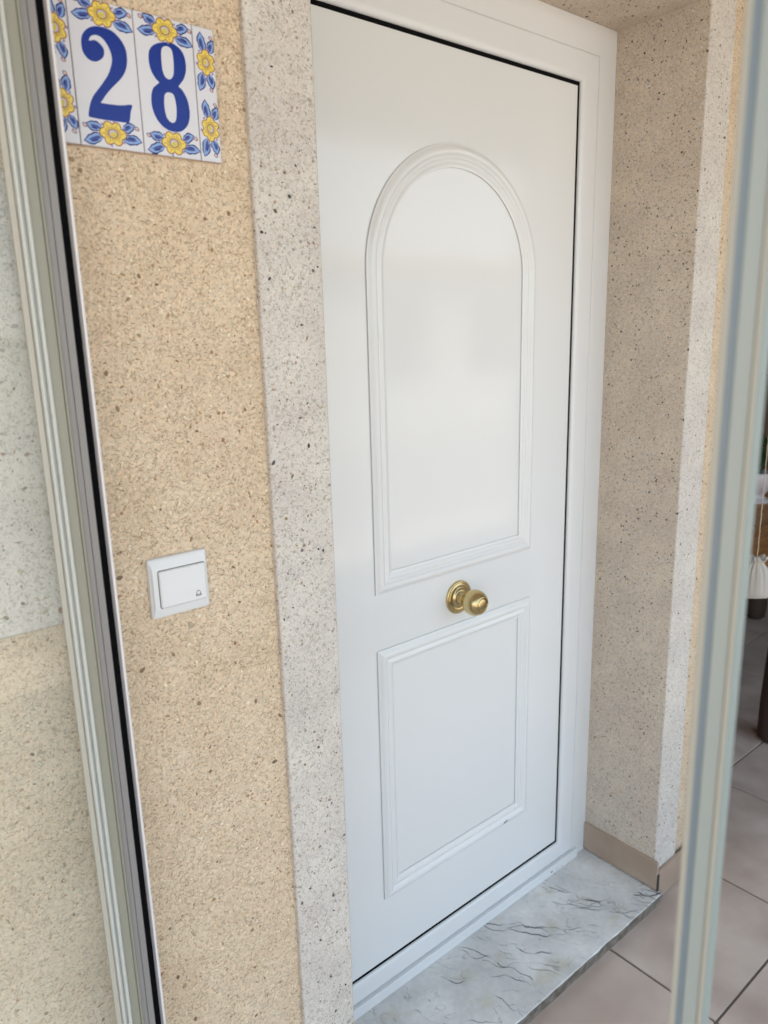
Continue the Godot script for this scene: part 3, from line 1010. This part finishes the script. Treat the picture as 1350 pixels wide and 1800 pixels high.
func build_left_panel() -> void:
	var t := thing("glass_panel", "sliding glass panel with ribbed clear seal and black brush beside the house number", "glass panel")
	t.position.x = -0.0045
	var ya := 0.02
	var yb := 2.32
	var z := -0.82
	var pane := mb()
	box(pane, Vector3(-0.55, ya + 0.03, z - 0.012), Vector3(0.2295, yb - 0.03, z - 0.004))
	obj("pane", pane, M.glass, t)
	strip(t, "seal_lip", 0.2225, 0.2290, z - 0.0040, z - 0.0015, ya, yb, M.cream_seal)
	strip(t, "seal_rib", 0.2297, 0.2345, z - 0.014, z + 0.001, ya, yb, M.clear_seal, 0.002)
	strip(t, "seal_web", 0.2345, 0.2362, z - 0.014, z - 0.003, ya, yb, M.clear_seal, 0.0003)
	strip(t, "seal_rib", 0.2362, 0.2420, z - 0.014, z + 0.001, ya, yb, M.clear_seal, 0.0026)
	strip(t, "seal_back", 0.2420, 0.2525, z - 0.014, z - 0.003, ya, yb, M.olive_seal, 0.0006)
	strip(t, "seal_rib", 0.2525, 0.2558, z - 0.014, z - 0.001, ya, yb, M.olive_seal, 0.0012)
	strip(t, "cover", 0.2558, 0.2625, z - 0.016, z - 0.004, ya, yb, M.taupe_aluminium, 0.0004)
	strip(t, "cover", 0.2625, 0.2706, z - 0.016, z - 0.0025, ya, yb, M.taupe_aluminium, 0.0010)
	strip(t, "brush_strip", 0.2706, 0.2800, z - 0.016, z - 0.010, ya, yb, M.black_rubber, 0.0004)
	strip(t, "lip", 0.2800, 0.2834, z - 0.018, z + 0.0, ya, yb, M.white_aluminium, 0.0008)
	obj("rail", boxed(Vector3(-0.55, yb, z - 0.02), Vector3(0.2834, yb + 0.03, z + 0.006), 0.002), M.white_aluminium, t)
	obj("rail", boxed(Vector3(-0.55, 0.0, z - 0.02), Vector3(0.2834, ya, z + 0.006), 0.002), M.white_aluminium, t)

func build_right_panel() -> void:
	var t := thing("glass_panel_001", "blurred end of a folded glass panel standing right in front of the camera", "glass panel")
	t.position = Vector3(0.424, 0, -0.198)
	t.rotation.y = deg_to_rad(-65.0)
	var ya := 0.02
	var yb := 2.32
	strip(t, "seal_edge", -0.0124, -0.0086, -0.008, -0.0010, ya, yb, M.cream_seal, 0.0003)
	strip(t, "seal_groove", -0.0086, -0.0042, -0.010, -0.0018, ya, yb, M.blue_seal, 0.0002)
	strip(t, "seal_back", -0.0042, 0.0048, -0.010, -0.0012, ya, yb, M.grey_seal, 0.0003)
	strip(t, "seal_rib", 0.0048, 0.0082, -0.010, -0.0004, ya, yb, M.cream_seal, 0.0010)
	strip(t, "glass_edge", 0.0082, 0.0126, -0.010, -0.0012, ya, yb, M.teal_seal, 0.0003)
	obj("pane", boxed(Vector3(-0.004, ya, -0.58), Vector3(0.004, yb, -0.0102)), M.glass, t)
	obj("rail", boxed(Vector3(-0.012, yb, -0.58), Vector3(0.012, yb + 0.03, 0.0), 0.002), M.white_aluminium, t)
	obj("rail", boxed(Vector3(-0.012, 0.0, -0.58), Vector3(0.012, ya, 0.0), 0.002), M.white_aluminium, t)

func build_terrace() -> void:
	# rustic table
	var t := thing("wooden_table", "rustic orange pine table with thick dark legs carrying the potted plant", "table")
	var x0 := 2.31
	var x1 := 4.05
	var z0 := -1.80
	var n := 6
	for i in n:
		var a := lerpf(z0, -0.86, i / float(n))
		var b := lerpf(z0, -0.86, (i + 1) / float(n))
		obj("plank", boxed(Vector3(x0, 0.712, a + 0.0008), Vector3(x1, 0.749, b - 0.0008), 0.004), M.pine, t)
	for i in 60:
		var cs := mb()
		var at := Vector3(rng.randf_range(x0 + 0.03, x1 - 0.1), 0.7496, rng.randf_range(z0 + 0.02, -0.88))
		var a := rng.randf_range(0.008, 0.022)
		var w := rng.randf_range(0.002, 0.005)
		var yaw := rng.randf_range(-0.7, 0.7)
		var pts := []
		for k in 8:
			var q := TAU * k / 8.0
			pts.append(at + (Vector3(cos(q) * a, 0, sin(q) * w + 0.25 * a * cos(q * 2.0)) * rng.randf_range(0.7, 1.1)).rotated(Vector3.UP, yaw))
		for k in 8:
			tri(cs, [at, pts[k], pts[(k + 1) % 8]], [Vector3.UP, Vector3.UP, Vector3.UP])
		obj("knot", cs, M.knot, t)
	obj("apron", boxed(Vector3(x0 + 0.40, 0.655, -1.70), Vector3(x1 - 0.16, 0.711, -1.0), 0.003), M.dark_wood, t)
	for p in [Vector2(2.668, -1.02), Vector2(3.83, -1.02), Vector2(2.69, -1.62), Vector2(3.83, -1.62)]:
		var st := mb()
		lathe(st, Vector3(p.x, 0.0, p.y), Vector3.UP, [Vector2(0.0000, 0.0), Vector2(0.0409, 0.0), Vector2(0.0515, 0.012), Vector2(0.0554, 0.05), Vector2(0.0548, 0.15), Vector2(0.0488, 0.30), Vector2(0.0422, 0.44), Vector2(0.0383, 0.56), Vector2(0.0383, 0.711)], 20)
		obj("leg", st, M.dark_wood, t)
	# plant in a white footed pot
	var pt := thing("potted_plant", "dark leafy plant with a red bloom in a white footed pot", "potted plant")
	var c := Vector3(3.235, 0.7495, -1.412)
	var pot := mb()
	lathe(pot, c, Vector3.UP, [Vector2(0, 0.0), Vector2(0.062, 0.0), Vector2(0.066, 0.004), Vector2(0.060, 0.010), Vector2(0.044, 0.018), Vector2(0.036, 0.028), Vector2(0.046, 0.042), Vector2(0.062, 0.062), Vector2(0.069, 0.085), Vector2(0.068, 0.110), Vector2(0.066, 0.130), Vector2(0.062, 0.130), Vector2(0.062, 0.112)], 32)
	obj("pot", pot, M.pot_glaze, pt)
	var soil := mb()
	lathe(soil, c, Vector3.UP, [Vector2(0.0635, 0.108), Vector2(0.03, 0.114), Vector2(0, 0.115)], 20)
	obj("soil", soil, M.soil, pt)
	for i in 34:
		var st := mb()
		var yaw := rng.randf() * TAU
		var len := rng.randf_range(0.14, 0.24)
		var bend := rng.randf_range(0.25, 1.2)
		var wid := rng.randf_range(0.016, 0.028)
		var dir := Vector3(cos(yaw), 0, sin(yaw))
		var side := Vector3(-sin(yaw), 0, cos(yaw))
		var prev := []
		for k in 7:
			var s := k / 6.0
			var an := bend * s
			var q := c + Vector3(0, 0.11, 0) + dir * (0.01 + len * sin(an) * s) + Vector3.UP * len * s * cos(an * 0.8)
			var w := wid * sin(PI * clampf(0.12 + 0.88 * s, 0, 1))
			var cur := [q - side * w + Vector3.UP * w * 0.3, q, q + side * w + Vector3.UP * w * 0.3]
			if k > 0:
				for e in 2:
					var nn: Vector3 = ((cur[e] - prev[e]).cross(prev[e + 1] - prev[e])).normalized()
					if nn.length() < 0.5:
						nn = Vector3.UP
					quad(st, prev[e], prev[e + 1], cur[e + 1], cur[e], nn)
			prev = cur
		obj("leaf", st, M.leaf_green, pt)
	var sk := mb()
	var tip := Vector3(3.385, 1.262, -1.476)
	var line := []
	for k in 8:
		var s := k / 7.0
		line.append((c + Vector3(0, 0.11, 0)).lerp(tip, s) + Vector3(-0.03, 0.02, 0.02) * sin(PI * s))
	tube(sk, line, 0.003, 6)
	obj("stalk", sk, M.leaf_green, pt)
	for k in 5:
		var st := mb()
		var yaw := TAU * k / 5.0
		var dv := Vector3(cos(yaw), 0.5, sin(yaw)).normalized()
		var sd := Vector3(-sin(yaw), 0, cos(yaw))
		quad(st, tip, tip + dv * 0.014 + sd * 0.011, tip + dv * 0.028, tip + dv * 0.014 - sd * 0.011, Vector3.UP)
		obj("petal", st, M.red_bloom, pt)
	# drawstring bag on a cord
	var b := thing("linen_bag", "small white linen drawstring bag hanging on a long twisted cord", "bag")
	var bc := Vector3(2.062, 0.744, -0.878)
	var fold := FastNoiseLite.new()
	fold.seed = 5
	fold.frequency = 0.9
	var prof := [[0.0, 0.001, 0.0], [0.0335, 0.001, 0.0], [0.0372, 0.004, 0.1], [0.0375, 0.02, 0.25], [0.0365, 0.045, 0.45], [0.034, 0.066, 0.7], [0.029, 0.083, 1.0], [0.020, 0.096, 1.2], [0.0150, 0.1025, 1.0], [0.020, 0.109, 1.5], [0.027, 0.118, 1.9], [0.024, 0.1175, 1.9], [0.010, 0.106, 1.0]]
	var seg := 72
	var wide := Vector3(0.42, 0, 0.907)
	var deep := Vector3(-0.907, 0, 0.42)
	var grid := []
	for p in prof:
		var ring := []
		for k in seg + 1:
			var a := TAU * (k % seg) / seg
			var pleat: float = 1.0 + p[2] * (0.075 * sin(a * 11.0 + 0.6 * sin(a * 3.0)) + 0.05 * sin(a * 17.0 + 1.0))
			var rr: float = p[0] * pleat
			ring.append(bc + wide * (cos(a) * rr) + Vector3(0, p[1] + 0.002 * sin(a * 2.0 + p[1] * 30.0) + (0.006 * sin(a * 5.0) if p[2] > 1.5 else 0.0), 0) + deep * (sin(a) * rr * 0.5))
		grid.append(ring)
	var bs := mb()
	bs.set_smooth_group(1)
	for i in grid.size() - 1:
		for k in seg:
			for v in [grid[i][k], grid[i + 1][k], grid[i + 1][k + 1], grid[i][k], grid[i + 1][k + 1], grid[i][k + 1]]:
				bs.add_vertex(v)
	bs.index()
	bs.generate_normals()
	var sack := obj("sack", bs, M.linen, b)
	sack.rotation.y = 0.0
	var cord := mb()
	var cl := []
	var top := Vector3(bc.x, 2.6, bc.z)
	for k in 120:
		var s := k / 119.0
		cl.append((bc + Vector3(0, 0.100, 0)).lerp(top, s) + Vector3(sin(s * 260.0) * 0.0006, 0, cos(s * 260.0) * 0.0006))
	tube(cord, cl, 0.0013, 6)
	obj("cord", cord, M.twine, b)
	var tie := mb()
	var tl := []
	for k in 29:
		var a := TAU * k / 28.0
		tl.append(bc + wide * (cos(a) * 0.0165) + Vector3(0, 0.1030, 0) + deep * (sin(a) * 0.0090))
	tube(tie, tl, 0.0013, 6)
	obj("drawstring", tie, M.twine, b)

func build_street() -> void:
	var h := thing("opposite_house", "pale house across the street, mirrored faintly in the white door", "house")
	obj("wall", boxed(Vector3(6.8, -0.16, 7.6), Vector3(14.5, 2.55, 12.0)), M.white_paint, h)
	obj("roof", boxed(Vector3(6.6, 2.55, 7.4), Vector3(14.7, 2.72, 12.2), 0.02), M.terracotta, h)
	for x in [8.0, 10.2, 12.4]:
		var f := obj("window", boxed(Vector3(x, 0.8, 7.56), Vector3(x + 1.1, 2.0, 7.62)), M.dark_wood, h)
		obj("pane", boxed(Vector3(x + 0.06, 0.86, 7.55), Vector3(x + 1.04, 1.94, 7.558)), M.glass, f)
	var w := thing("added_street_wall", "unseen white rendered wall added along the far side of the street to even the light", "wall")  # unseen wall, put in so light from the street is even left and right
	obj("wall", boxed(Vector3(-14, -0.16, 7.7), Vector3(6.78, 1.5, 7.9)), M.white_paint, w)
	obj("coping", boxed(Vector3(-14, 1.5, 7.66), Vector3(6.78, 1.56, 7.94), 0.01), M.paving, w)
